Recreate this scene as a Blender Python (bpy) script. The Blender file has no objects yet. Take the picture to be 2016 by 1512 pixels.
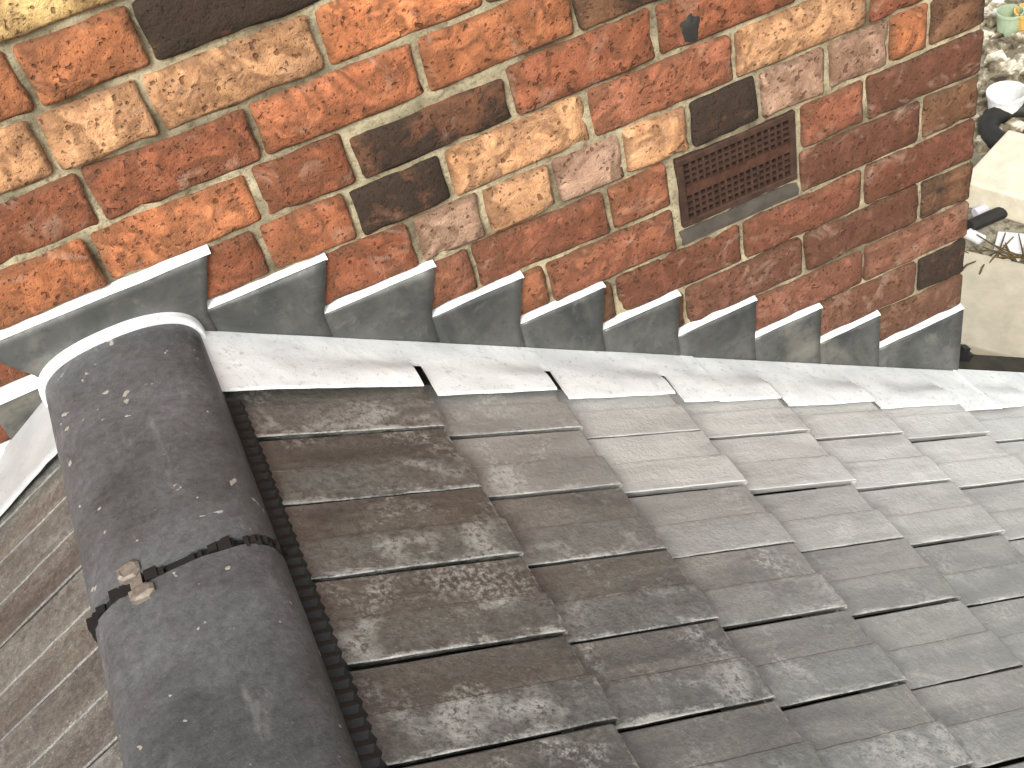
import bpy, math, random
from mathutils import Vector, Matrix, noise

scn = bpy.context.scene
# ------------------------------------------------------------------ camera
CAM = Vector((-1.20335, -1.38632, 0.89300))
RIGHT = Vector((0.89969154, -0.39224602, -0.19156772))
DOWN = Vector((-0.40552627, -0.58859380, -0.69936098))
FWD = Vector((0.16156599, 0.70689490, -0.68861893))
cd = bpy.data.cameras.new("camera")
cam = bpy.data.objects.new("camera", cd)
scn.collection.objects.link(cam)
M3 = Matrix((RIGHT, -DOWN, -FWD)).transposed()
cam.matrix_world = Matrix.Translation(CAM) @ M3.to_4x4()
cd.sensor_width = 36.0
cd.lens = 2387.8 / 2016.0 * 36.0
cd.clip_start = 0.02
cd.clip_end = 500.0
scn.camera = cam

# ------------------------------------------------------------------ sky, sun, exposure
SUN_EL, SUN_AZ = math.radians(43), math.radians(212)      # azimuth measured clockwise from +Y
world = bpy.data.worlds.new("World")
scn.world = world
world.use_nodes = True
wn = world.node_tree.nodes
wl = world.node_tree.links
for n in list(wn):
    wn.remove(n)
sky = wn.new("ShaderNodeTexSky")
sky.sky_type = 'NISHITA'
sky.sun_disc = False
sky.sun_elevation = SUN_EL
sky.sun_rotation = SUN_AZ
sky.air_density = 1.0
sky.dust_density = 4.0
sky.ozone_density = 1.0
hs = wn.new("ShaderNodeHueSaturation")                    # overcast: nearly neutral sky
hs.inputs["Saturation"].default_value = 0.18
bg = wn.new("ShaderNodeBackground")
bg.inputs['Strength'].default_value = 0.15
wo = wn.new("ShaderNodeOutputWorld")
wl.new(sky.outputs[0], hs.inputs['Color'])
wl.new(hs.outputs[0], bg.inputs['Color'])
wl.new(bg.outputs[0], wo.inputs['Surface'])

sd = bpy.data.lights.new("sun", 'SUN')
sd.energy = 1.5
sd.angle = math.radians(25)
sd.color = (1.0, 0.975, 0.94)
sun = bpy.data.objects.new("sun", sd)
scn.collection.objects.link(sun)
sdir = Vector((math.sin(SUN_AZ) * math.cos(SUN_EL), math.cos(SUN_AZ) * math.cos(SUN_EL), math.sin(SUN_EL)))
sun.rotation_euler = sdir.to_track_quat('Z', 'Y').to_euler()
sun.location = sdir * 8

scn.view_settings.view_transform = 'Standard'
scn.view_settings.look = 'None'
scn.view_settings.exposure = 0.68
scn.view_settings.gamma = 1.0
scn.view_settings.use_curve_mapping = False
scn.render.engine = 'CYCLES'

# ------------------------------------------------------------------ helpers
COL = scn.collection
rnd = random.Random(7)


def srgb(r, g, b):
    def f(c):
        c = c / 255.0
        return c / 12.92 if c <= 0.04045 else ((c + 0.055) / 1.055) ** 2.4
    return (f(r), f(g), f(b))


def nz(x, y, z=0.0):
    return noise.noise(Vector((x, y, z)))


def mesh(name, verts, faces, mat=None, smooth=False, uvs=None):
    me = bpy.data.meshes.new(name)
    me.from_pydata([tuple(v) for v in verts], [], faces)
    if uvs is not None:
        lay = me.uv_layers.new(name="UVMap")
        for lp in me.loops:
            lay.data[lp.index].uv = uvs[lp.vertex_index]
    if smooth:
        for p in me.polygons:
            p.use_smooth = True
    me.update()
    if mat:
        me.materials.append(mat)
    return me


def obj(name, me, parent=None, label=None, cat=None, group=None, kind=None):
    o = bpy.data.objects.new(name, me)
    COL.objects.link(o)
    if parent is not None:
        o.parent = parent
    if label:
        o["label"] = label
    if cat:
        o["category"] = cat
    if group:
        o["group"] = group
    if kind:
        o["kind"] = kind
    return o


class MB:
    """collects shapes into one mesh"""
    def __init__(s):
        s.v = []
        s.f = []

    def quadgrid(s, rows, flip=False):
        """rows: list of equal-length lists of points"""
        b = len(s.v)
        n = len(rows[0])
        for r in rows:
            s.v.extend(tuple(q) for q in r)
        for i in range(len(rows) - 1):
            for j in range(n - 1):
                q = (b + i * n + j, b + i * n + j + 1, b + (i + 1) * n + j + 1, b + (i + 1) * n + j)
                s.f.append(q[::-1] if flip else q)

    def box(s, x0, x1, y0, y1, z0, z1, M=None):
        b = len(s.v)
        P = [(x0, y0, z0), (x1, y0, z0), (x1, y1, z0), (x0, y1, z0), (x0, y0, z1), (x1, y0, z1), (x1, y1, z1), (x0, y1, z1)]
        if M:
            P = [tuple(M @ Vector(q)) for q in P]
        s.v += P
        s.f += [tuple(b + i for i in q) for q in ((0, 3, 2, 1), (4, 5, 6, 7), (0, 1, 5, 4), (1, 2, 6, 5), (2, 3, 7, 6), (3, 0, 4, 7))]

    def tube(s, pts, r, n=8, cap=True):
        b = len(s.v)
        pts = [Vector(q) for q in pts]
        for i, q in enumerate(pts):
            d = (pts[min(i + 1, len(pts) - 1)] - pts[max(i - 1, 0)]).normalized()
            a = d.orthogonal().normalized()
            c = d.cross(a)
            rr = r[i] if isinstance(r, (list, tuple)) else r
            for k in range(n):
                t = 2 * math.pi * k / n
                s.v.append(tuple(q + a * rr * math.cos(t) + c * rr * math.sin(t)))
        for i in range(len(pts) - 1):
            for k in range(n):
                s.f.append((b + i * n + k, b + i * n + (k + 1) % n, b + (i + 1) * n + (k + 1) % n, b + (i + 1) * n + k))
        if cap:
            s.f.append(tuple(b + k for k in range(n))[::-1])
            s.f.append(tuple(b + (len(pts) - 1) * n + k for k in range(n)))

    def lathe(s, prof, c=(0, 0, 0), n=16):
        b = len(s.v)
        for (r, z) in prof:
            for k in range(n):
                t = 2 * math.pi * k / n
                s.v.append((c[0] + r * math.cos(t), c[1] + r * math.sin(t), c[2] + z))
        for i in range(len(prof) - 1):
            for k in range(n):
                s.f.append((b + i * n + k, b + i * n + (k + 1) % n, b + (i + 1) * n + (k + 1) % n, b + (i + 1) * n + k))
        s.f.append(tuple(b + k for k in range(n))[::-1])
        s.f.append(tuple(b + (len(prof) - 1) * n + k for k in range(n)))

    def mesh(s, name, mat, smooth=False):
        return mesh(name, s.v, s.f, mat, smooth)


def bevel(o, w, seg=2):
    m = o.modifiers.new("bevel", 'BEVEL')
    m.width = w
    m.segments = seg
    m.limit_method = 'ANGLE'
    return o


def empty(name, loc, label, cat, group=None):
    o = obj(name, None, None, label, cat, group)
    o.location = loc
    o.empty_display_size = 0.05
    return o


# ------------------------------------------------------------------ material helper
class Mat:
    def __init__(s, name, rough=0.7, spec=0.5, metallic=0.0):
        s.m = bpy.data.materials.new(name)
        s.m.use_nodes = True
        s.t = s.m.node_tree
        s.N = s.t.nodes
        s.L = s.t.links
        s.b = s.N['Principled BSDF']
        s.b.inputs['Roughness'].default_value = rough
        s.b.inputs['Specular IOR Level'].default_value = spec
        s.b.inputs['Metallic'].default_value = metallic
        tc = s.N.new('ShaderNodeTexCoord')
        s.obj = tc.outputs['Object']
        s.uv = tc.outputs['UV']
        oi = s.N.new('ShaderNodeObjectInfo')
        s.rand = oi.outputs['Random']
        s.ocol = oi.outputs['Color']
        s.oalpha = oi.outputs['Alpha']

    def seeded(s, scale=(1, 1, 1)):
        """object coordinates shifted by the object's own random number"""
        mp = s.N.new('ShaderNodeMapping')
        mp.inputs['Scale'].default_value = scale
        s.L.new(s.obj, mp.inputs['Vector'])
        m = s.N.new('ShaderNodeMath')
        m.operation = 'MULTIPLY'
        m.inputs[1].default_value = 57.0
        s.L.new(s.rand, m.inputs[0])
        a = s.N.new('ShaderNodeVectorMath')
        a.operation = 'ADD'
        s.L.new(mp.outputs[0], a.inputs[0])
        s.L.new(m.outputs[0], a.inputs[1])
        return a.outputs[0]

    def noise(s, vec, scale, detail=4, rough=0.6, dist=0.0):
        n = s.N.new('ShaderNodeTexNoise')
        n.inputs['Scale'].default_value = scale
        n.inputs['Detail'].default_value = detail
        n.inputs['Roughness'].default_value = rough
        n.inputs['Distortion'].default_value = dist
        s.L.new(vec, n.inputs['Vector'])
        return n.outputs['Fac']

    def ramp(s, fac, stops):
        r = s.N.new('ShaderNodeValToRGB')
        e = r.color_ramp.elements
        while len(e) < len(stops):
            e.new(0.5)
        for i, (p, c) in enumerate(stops):
            e[i].position = p
            e[i].color = (c, c, c, 1) if not isinstance(c, (tuple, list)) else (*c[:3], 1)
        s.L.new(fac, r.inputs[0])
        return r.outputs[0]

    def mix(s, fac, a, b, mode='MIX'):
        n = s.N.new('ShaderNodeMix')
        n.data_type = 'RGBA'
        n.blend_type = mode
        for k, v in (('Factor', fac), ('A', a), ('B', b)):
            sock = [i for i in n.inputs if i.name == k and (i.type == 'RGBA' or k == 'Factor')][0]
            if isinstance(v, (int, float)):
                sock.default_value = v
            elif isinstance(v, tuple):
                sock.default_value = (*v[:3], 1)
            else:
                s.L.new(v, sock)
        return [o for o in n.outputs if o.type == 'RGBA'][0]

    def math(s, op, a, b=0.0, clamp=False):
        n = s.N.new('ShaderNodeMath')
        n.operation = op
        n.use_clamp = clamp
        for i, v in enumerate((a, b)):
            if isinstance(v, (int, float)):
                n.inputs[i].default_value = v
            else:
                s.L.new(v, n.inputs[i])
        return n.outputs[0]

    def sep(s, vec):
        n = s.N.new('ShaderNodeSeparateXYZ')
        s.L.new(vec, n.inputs[0])
        return n.outputs

    def color(s, c):
        if isinstance(c, tuple):
            s.b.inputs['Base Color'].default_value = (*c[:3], 1)
        else:
            s.L.new(c, s.b.inputs['Base Color'])

    def bump(s, h, strength=0.5, dist=0.003, prev=None):
        n = s.N.new('ShaderNodeBump')
        n.inputs['Strength'].default_value = strength
        n.inputs['Distance'].default_value = dist
        s.L.new(h, n.inputs['Height'])
        if prev is not None:
            s.L.new(prev, n.inputs['Normal'])
        s.L.new(n.outputs[0], s.b.inputs['Normal'])
        return n.outputs[0]

    def roughness(s, v):
        s.L.new(v, s.b.inputs['Roughness'])


# ---- brick: colour from the object, soot amount from its alpha
def make_brick_mat():
    M = Mat('fired_brick', 0.86, 0.25)
    v = M.seeded()
    big = M.noise(v, 14, 2, 0.55, 0.8)
    mid = M.noise(v, 46, 4, 0.7, 0.5)
    fine = M.noise(v, 150, 3, 0.75)
    c = M.mix(M.ramp(mid, [(0.34, 0.0), (0.66, 1.0)]), M.mix(1.0, M.ocol, (0.70, 0.67, 0.66), 'MULTIPLY'), M.mix(1.0, M.ocol, (1.22, 1.22, 1.20), 'MULTIPLY'))
    # slow change of hue over the face
    c = M.mix(M.ramp(M.noise(v, 9, 2, 0.5, 0.5), [(0.40, 0.0), (0.62, 0.5)]), c, M.mix(1.0, c, (1.30, 1.42, 1.50), 'MULTIPLY'))
    # burnt brown veins and blotches
    vein = M.ramp(big, [(0.38, 0.0), (0.46, 1.0), (0.52, 1.0), (0.58, 0.0)])
    vein = M.math('MULTIPLY', vein, M.ramp(mid, [(0.38, 0.0), (0.54, 0.66)]))
    c = M.mix(vein, c, srgb(84, 56, 38))
    # grime caught along the arrises, ragged inwards
    e = M.sep(M.uv)
    ed = M.math('ADD', e[0], M.math('MULTIPLY', M.math('SUBTRACT', mid, 0.5), 0.018))
    grime = M.math('MULTIPLY', M.ramp(ed, [(0.002, 0.6), (0.009, 0.0)]), M.ramp(big, [(0.35, 0.15), (0.6, 1.0)]))
    c = M.mix(grime, c, srgb(78, 62, 46))
    # pale lime bloom
    bloom_or_sheen = M.ramp(M.noise(v, 17, 3, 0.75, 0.8), [(0.57, 0.0), (0.76, 0.55)])
    c = M.mix(bloom_or_sheen, c, srgb(168, 140, 120))
    # soot, driven by alpha
    so = M.math('ADD', M.math('ADD', M.math('MULTIPLY', big, 0.6), M.math('MULTIPLY', mid, 0.5)), M.math('SUBTRACT', M.math('MULTIPLY', M.oalpha, 0.85), 0.62))
    so = M.ramp(so, [(0.30, 0.0), (0.52, 0.92)])
    c = M.mix(so, c, srgb(46, 40, 33))
    # pits
    pit = M.math('MAXIMUM', M.ramp(fine, [(0.30, 1.0), (0.38, 0.0)]), M.ramp(M.noise(v, 88, 1, 0.5), [(0.28, 1.0), (0.34, 0.0)]))
    c = M.mix(M.math('MULTIPLY', pit, 0.65), c, srgb(74, 44, 28))
    M.color(c)
    h = M.math('ADD', M.math('MULTIPLY', mid, 0.8), M.math('MULTIPLY', fine, 0.5))
    M.bump(M.math('SUBTRACT', h, M.math('MULTIPLY', pit, 0.4)), 1.0, 0.005)
    return M.m


def make_mortar_mat():
    M = Mat('lime_mortar', 0.92, 0.2)
    a = M.noise(M.obj, 9, 4, 0.6)
    b = M.noise(M.obj, 120, 5, 0.75)
    c = M.mix(M.ramp(a, [(0.35, 0.0), (0.65, 1.0)]), srgb(106, 98, 78), srgb(194, 181, 148))
    c = M.mix(M.ramp(b, [(0.32, 0.75), (0.5, 0.0)]), c, srgb(84, 72, 52))
    c = M.mix(M.ramp(M.noise(M.obj, 30, 4, 0.7), [(0.58, 0.0), (0.72, 0.65)]), c, srgb(74, 62, 44))
    M.color(c)
    M.bump(b, 0.9, 0.004)
    return M.m


def make_tile_mat():
    M = Mat('weathered_roof_tile', 0.36, 0.9)
    v = M.seeded((1, 1, 1))
    st = M.seeded((0.22, 1, 1))
    uv = M.sep(M.uv)
    big = M.noise(st, 22, 4, 0.6, 0.5)
    mid = M.noise(v, 55, 5, 0.7, 0.3)
    fine = M.noise(v, 230, 4, 0.7)
    brown = M.mix(M.ramp(big, [(0.33, 0.0), (0.67, 1.0)]), srgb(70, 67, 62), srgb(102, 98, 89))
    grey = M.mix(M.ramp(mid, [(0.30, 0.0), (0.70, 1.0)]), srgb(74, 74, 70), srgb(112, 112, 106))
    # raised strip (v < 0.5, the side away from the wall) is rubbed grey
    half = M.ramp(M.math('ADD', uv[1], M.math('MULTIPLY', M.math('SUBTRACT', mid, 0.5), 0.10)), [(0.46, 1.0), (0.54, 0.0)])
    gamt = M.ramp(M.rand, [(0.25, 0.25), (0.75, 1.0)])
    c = M.mix(M.math('MULTIPLY', half, gamt), brown, grey)
    # per tile tone
    tone = M.ramp(M.math('FRACT', M.math('MULTIPLY', M.rand, 7.31)), [(0.0, 0.78), (1.0, 1.22)])
    c = M.mix(1.0, c, tone, 'MULTIPLY')
    # dark damp patches
    dk = M.ramp(M.noise(v, 19, 4, 0.6, 0.8), [(0.60, 0.0), (0.74, 0.6)])
    c = M.mix(dk, c, srgb(52, 46, 42))
    gr = M.noise(v, 125, 3, 0.8)
    c = M.mix(1.0, c, M.ramp(gr, [(0.34, 0.70), (0.66, 1.32)]), 'MULTIPLY')
    # chalky scuffs: along the exposed edge and speckled
    e1 = M.ramp(uv[1], [(0.0, 0.85), (0.11, 0.0)])
    e2 = M.ramp(M.math('ABSOLUTE', M.math('SUBTRACT', uv[1], 0.50)), [(0.0, 0.45), (0.03, 0.0)])
    e3 = M.ramp(uv[0], [(0.965, 0.0), (1.0, 0.8)])
    edge = M.math('MAXIMUM', M.math('MAXIMUM', e1, e2), e3)
    sc = M.math('ADD', M.math('MULTIPLY', edge, 0.30), M.noise(st, 48, 5, 0.75, 0.4))
    sc = M.ramp(M.math('ADD', sc, M.math('MULTIPLY', M.math('SUBTRACT', gr, 0.5), 0.35)), [(0.66, 0.0), (0.84, 0.8)])
    chalk = M.math('MULTIPLY', M.ramp(M.noise(v, 10, 3, 0.6, 0.6), [(0.52, 0.0), (0.66, 0.62)]), M.ramp(M.math('ADD', gr, M.math('MULTIPLY', half, 0.10)), [(0.46, 0.0), (0.64, 1.0)]))
    sc = M.math('MULTIPLY', M.math('MAXIMUM', sc, chalk), M.sep(M.ocol)[0])
    c = M.mix(sc, c, srgb(178, 176, 168))
    sky_sheen = M.math('MULTIPLY', M.oalpha, M.ramp(big, [(0.25, 0.55), (0.7, 1.0)]))  # sky sheen painted into the colour, amount from the object's alpha
    c = M.mix(sky_sheen, c, srgb(214, 213, 207))
    spk = M.ramp(M.math('ADD', M.math('MULTIPLY', fine, 0.75), M.math('MULTIPLY', big, 0.25)), [(0.60, 0.0), (0.68, 0.6)])
    c = M.mix(spk, c, srgb(168, 164, 154))
    M.color(c)
    M.roughness(M.ramp(mid, [(0.3, 0.28), (0.7, 0.44)]))
    M.b.inputs['Coat Weight'].default_value = 0.6          # damp film
    M.b.inputs['Coat Roughness'].default_value = 0.27
    h = M.math('ADD', M.math('MULTIPLY', mid, 0.6), M.math('MULTIPLY', fine, 0.35))
    M.bump(M.math('ADD', h, M.math('ADD', M.math('MULTIPLY', big, 0.5), M.math('MULTIPLY', gr, 0.5))), 0.75, 0.0035)
    return M.m


def make_ridge_mat():
    M = Mat('ridge_concrete', 0.5, 0.55)
    v = M.seeded()
    big = M.noise(v, 7, 4, 0.55, 0.3)
    fine = M.noise(v, 150, 4, 0.7)
    c = M.mix(M.ramp(big, [(0.35, 0.0), (0.65, 1.0)]), srgb(66, 67, 67), srgb(90, 91, 92))
    c = M.mix(M.ramp(M.noise(v, 26, 4, 0.6), [(0.55, 0.0), (0.75, 0.5)]), c, srgb(80, 74, 72))
    # mortar splashes
    sp = M.noise(v, 62, 2, 0.5)
    msk = M.noise(v, 5, 2, 0.5)
    sp = M.ramp(M.math('ADD', sp, M.math('MULTIPLY', msk, 0.35)), [(0.885, 0.0), (0.92, 0.8)])
    c = M.mix(sp, c, srgb(168, 160, 148))
    gr = M.noise(v, 90, 4, 0.8)
    c = M.mix(1.0, c, M.ramp(gr, [(0.34, 0.74), (0.66, 1.28)]), 'MULTIPLY')
    c = M.mix(M.ramp(M.noise(M.seeded((1, 0.3, 1)), 34, 4, 0.7), [(0.58, 0.0), (0.74, 0.35)]), c, srgb(132, 130, 126))
    c = M.mix(M.ramp(fine, [(0.64, 0.0), (0.76, 0.5)]), c, srgb(128, 126, 120))
    M.color(c)
    M.roughness(M.ramp(big, [(0.3, 0.40), (0.7, 0.58)]))
    M.bump(M.math('ADD', M.math('ADD', M.math('MULTIPLY', fine, 0.5), sp), gr), 0.5, 0.0025)
    return M.m


def make_lead_mat():
    M = Mat('grey_lead', 0.5, 0.5, 0.55)
    a = M.noise(M.obj, 9, 5, 0.6, 0.5)
    b = M.noise(M.obj, 60, 5, 0.7)
    c = M.mix(M.ramp(a, [(0.33, 0.0), (0.67, 1.0)]), srgb(72, 73, 71), srgb(114, 114, 109))
    c = M.mix(M.ramp(M.noise(M.obj, 5, 4, 0.6, 1.0), [(0.58, 0.0), (0.75, 0.6)]), c, srgb(160, 154, 138))
    c = M.mix(M.ramp(b, [(0.52, 0.0), (0.7, 0.5)]), c, srgb(66, 68, 66))
    c = M.mix(M.ramp(M.noise(M.obj, 24, 5, 0.75, 0.6), [(0.56, 0.0), (0.7, 0.4)]), c, srgb(136, 137, 132))
    M.color(c)
    M.roughness(M.ramp(b, [(0.3, 0.42), (0.7, 0.62)]))
    M.bump(M.math('ADD', a, M.math('MULTIPLY', b, 0.3)), 0.4, 0.004)
    return M.m


def make_white_lead_mat(name='bloomed_sky_lit_lead', f=1.0):  # white patina with sky reflection painted in, for upward-facing lead
    M = Mat(name, 0.45, 0.5, 0.0)
    a = M.noise(M.obj, 12, 5, 0.6, 0.6)
    b = M.noise(M.obj, 75, 5, 0.75)
    c = M.mix(M.ramp(a, [(0.33, 0.0), (0.67, 1.0)]), srgb(222 * f, 224 * f, 222 * f), srgb(244 * f, 245 * f, 241 * f))
    c = M.mix(M.ramp(b, [(0.56, 0.0), (0.70, 0.6)]), c, srgb(160, 162, 156))
    c = M.mix(M.ramp(M.noise(M.obj, 160, 3, 0.7), [(0.64, 0.0), (0.72, 0.7)]), c, srgb(120, 120, 112))
    c = M.mix(M.ramp(M.noise(M.obj, 7, 4, 0.6, 1.0), [(0.60, 0.0), (0.76, 0.4)]), c, srgb(206, 204, 188))
    M.color(c)
    M.bump(M.math('ADD', a, M.math('MULTIPLY', b, 0.3)), 0.5, 0.004)
    return M.m


def simple(name, c, rough=0.6, spec=0.4, var=0.25, scale=30, metallic=0.0, bump=0.3):
    M = Mat(name, rough, spec, metallic)
    a = M.noise(M.seeded(), scale, 5, 0.65, 0.3)
    lo = tuple(x * (1 - var) for x in c)
    hi = tuple(min(1, x * (1 + var)) for x in c)
    M.color(M.mix(M.ramp(a, [(0.3, 0.0), (0.7, 1.0)]), lo, hi))
    if bump:
        M.bump(a, bump, 0.003)
    return M.m


BRICK = make_brick_mat()
MORTAR = make_mortar_mat()
TILE = make_tile_mat()
RIDGE = make_ridge_mat()
LEAD = make_lead_mat()
WLEAD = make_white_lead_mat()
PLEAD = make_white_lead_mat('dimmed_crumpled_lead', 0.72)  # same lead with its colour dimmed for the flange that faces the sun
BLACK = simple('black_plastic', srgb(30, 30, 29), 0.5, 0.4, 0.3)
DARKCLAY = simple('sooty_clay', srgb(62, 43, 33), 0.8, 0.3, 0.45, 60)
SILL = simple('grey_cement_sill', srgb(72, 66, 58), 0.85, 0.3, 0.3, 40)
STEEL = simple('dull_steel', srgb(128, 118, 106), 0.55, 0.5, 0.35, 90, 0.3)
UNDERLAY = simple('roof_underlay', srgb(40, 39, 37), 0.9, 0.2)

# ------------------------------------------------------------------ dimensions from the photograph
CO = 0.0844                     # brick course height
SL = 0.6299                     # roof slope (tan of pitch)
PITCH = math.atan(SL)
FOLD0 = -0.9289                 # z of the lead fold at x = 0 (right slope)
TAIL0 = -0.9158                 # z of the plane through the tile tails at x = 0
GX = 0.1875                     # tile gauge measured horizontally
TAILX = -1.0380                 # first tail line
W = 0.1269                      # tile width along the ridge
ROW0 = -0.2230                  # one joint line between tile rows
XR = -1.400                     # ridge centre
ZAP = FOLD0 - SL * XR


def foldz(x):
    return ZAP - SL * abs(x - XR)


# ================================================================== ground
def make_ground_mat():
    M = Mat('yard_concrete', 0.9, 0.3)
    a = M.noise(M.obj, 1.3, 5, 0.6, 0.4)
    b = M.noise(M.obj, 22, 5, 0.7)
    c = M.mix(M.ramp(a, [(0.38, 0.0), (0.62, 1.0)]), srgb(126, 118, 98), srgb(166, 158, 138))
    c = M.mix(M.ramp(b, [(0.5, 0.0), (0.68, 0.8)]), c, srgb(52, 44, 30))
    M.color(c)
    M.bump(b, 0.8, 0.02)
    return M.m


GZ = -3.2
g = MB()
g.box(-60, 60, -60, 60, GZ - 0.3, GZ)
obj('ground', g.mesh('ground', make_ground_mat()), None, None, None, None, 'structure')

# ================================================================== brick wall
wall = empty('brick_wall', (0, 0, GZ), 'old red and orange brick wall with beige mortar joints above the tiled roof', 'wall')
WX0, WZ1, WZ0 = -2.35, 0.93, -1.10


def wchild(name, me, loc=(0, 0, 0), **k):
    o = obj(name, me, wall, **k)
    o.location = (loc[0], loc[1], loc[2] - GZ)
    return o


# mortar: a lumpy sheet a few millimetres behind the brick faces
rows = []
nx, nzv = 230, 200
for j in range(nzv + 1):
    z = WZ0 + (WZ1 - WZ0) * j / nzv
    r = []
    for i in range(nx + 1):
        x = WX0 + (-0.004 - WX0) * i / nx
        y = 0.0068 + 0.0065 * nz(x * 8, z * 13, 1.0) + 0.003 * nz(x * 45, z * 45, 4.0)
        # two fat, nearly flush bed joints
        for kk, am in ((-2, 0.005), (-1, 0.005), (0, 0.002)):
            if x < -0.75:
                d = abs(z + kk * CO)
                y -= am * max(0, 1 - d / 0.014) * (0.6 + 0.8 * nz(x * 7, kk * 3.1))
        r.append((x, max(y, 0.0005), z))
    rows.append(r)
mb = MB()
mb.quadgrid(rows)
mb.f = [f for f in mb.f if not (-0.548 < sum(mb.v[i][0] for i in f) / 4 < -0.350 and -0.297 < sum(mb.v[i][2] for i in f) / 4 < -0.179)]
wchild('mortar', mb.mesh('mortar', MORTAR, True))
mb = MB()
mb.box(WX0, -0.003, 0.016, 0.30, GZ, WZ1)
mb.box(WX0, -0.003, 0.012, 0.016, WZ0 + 0.02, WZ1 - 0.004)
wchild('wall_core', mb.mesh('wall_core', MORTAR))

OR = srgb(198, 116, 70)      # orange
PE = srgb(216, 154, 108)     # peach
RE = srgb(156, 86, 56)       # red
DR = srgb(116, 68, 52)       # deep red
PK = srgb(184, 142, 122)     # pink, lime washed
BR = srgb(132, 88, 62)       # brown
YE = srgb(236, 190, 122)     # yellow
DK = srgb(146, 90, 62)        # black-brown
BO = srgb(222, 128, 74)      # bright orange

# course -> left start, then (right end, colour, soot)
COURSES = {
    -4: (-1.427, [(-1.194, YE, .15), (-0.965, DK, .7), (-0.73, OR, .2)]),
    -3: (-1.570, [(-1.338, OR, .30), (-1.198, OR, .42), (-0.965, DK, .80), (-0.74, OR, .3), (-0.51, RE, .3)]),
    -2: (-1.585, [(-1.354, PE, .30), (-1.223, PE, .12), (-1.005, PE, .22), (-0.790, BO, .05), (-0.56, BR, .4), (-0.34, RE, .2)]),
    -1: (-1.565, [(-1.335, RE, .22), (-1.120, RE, .12), (-0.893, srgb(184, 104, 64), .20), (-0.672, OR, .30), (-0.447, BR, .52), (-0.22, RE, .2), (0, BR, .3)]),
    0: (-1.595, [(-1.365, OR, .25), (-1.148, OR, .28), (-1.014, RE, .30), (-0.785, DK, .66), (-0.559, srgb(166, 92, 60), .12), (-0.332, RE, .32), (-0.107, OR, .3), (0, BR, .3)]),
    1: (-1.397, [(-1.165, RE, .05), (-1.036, srgb(172, 98, 62), .25), (-0.897, DK, .72), (-0.676, PE, .12), (-0.441, srgb(178, 104, 74), .10), (-0.215, PE, .12), (-0.106, RE, .3), (0, BR, .4)]),
    2: (-1.190, [(-0.966, RE, .10), (-0.860, PK, .05), (-0.747, srgb(204, 146, 104), .10), (-0.635, PK, .05), (-0.523, PE, .22), (-0.405, DK, .76), (-0.287, PK, .05), (-0.176, PK, .05), (-0.103, OR, .28), (0, BR, .50)]),
    3: (-1.120, [(-0.894, srgb(160, 96, 70), .10), (-0.670, srgb(140, 78, 54), .10), (-0.566, srgb(176, 104, 72), .1), ('air', -0.339), (-0.218, srgb(166, 96, 70), .10), (0, DR, .25)]),
    4: (-1.020, [(-0.788, srgb(168, 100, 66), .10), (-0.565, srgb(154, 88, 62), .08), ('air', -0.341), (-0.109, DR, .32), (0, BR, .40)]),
    5: (-0.912, [(-0.684, BR, .45), (-0.451, srgb(132, 76, 56), .12), (-0.219, srgb(132, 76, 56), .12), (0, srgb(128, 72, 54), .12)]),
    6: (-0.795, [(-0.566, DR, .45), (-0.337, srgb(126, 78, 62), .18), (-0.105, srgb(118, 72, 56), .15), (0, BR, .52)]),
    7: (-0.680, [(-0.451, BR, .3), (-0.219, srgb(140, 84, 66), .10), (0, srgb(142, 90, 72), .08)]),
    8: (-0.566, [(-0.335, BR, .3), (-0.104, srgb(128, 82, 66), .22), (0, DK, .72)]),
    9: (-0.451, [(-0.219, BR, .45), (0, srgb(124, 84, 68), .20)]),
}


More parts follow.
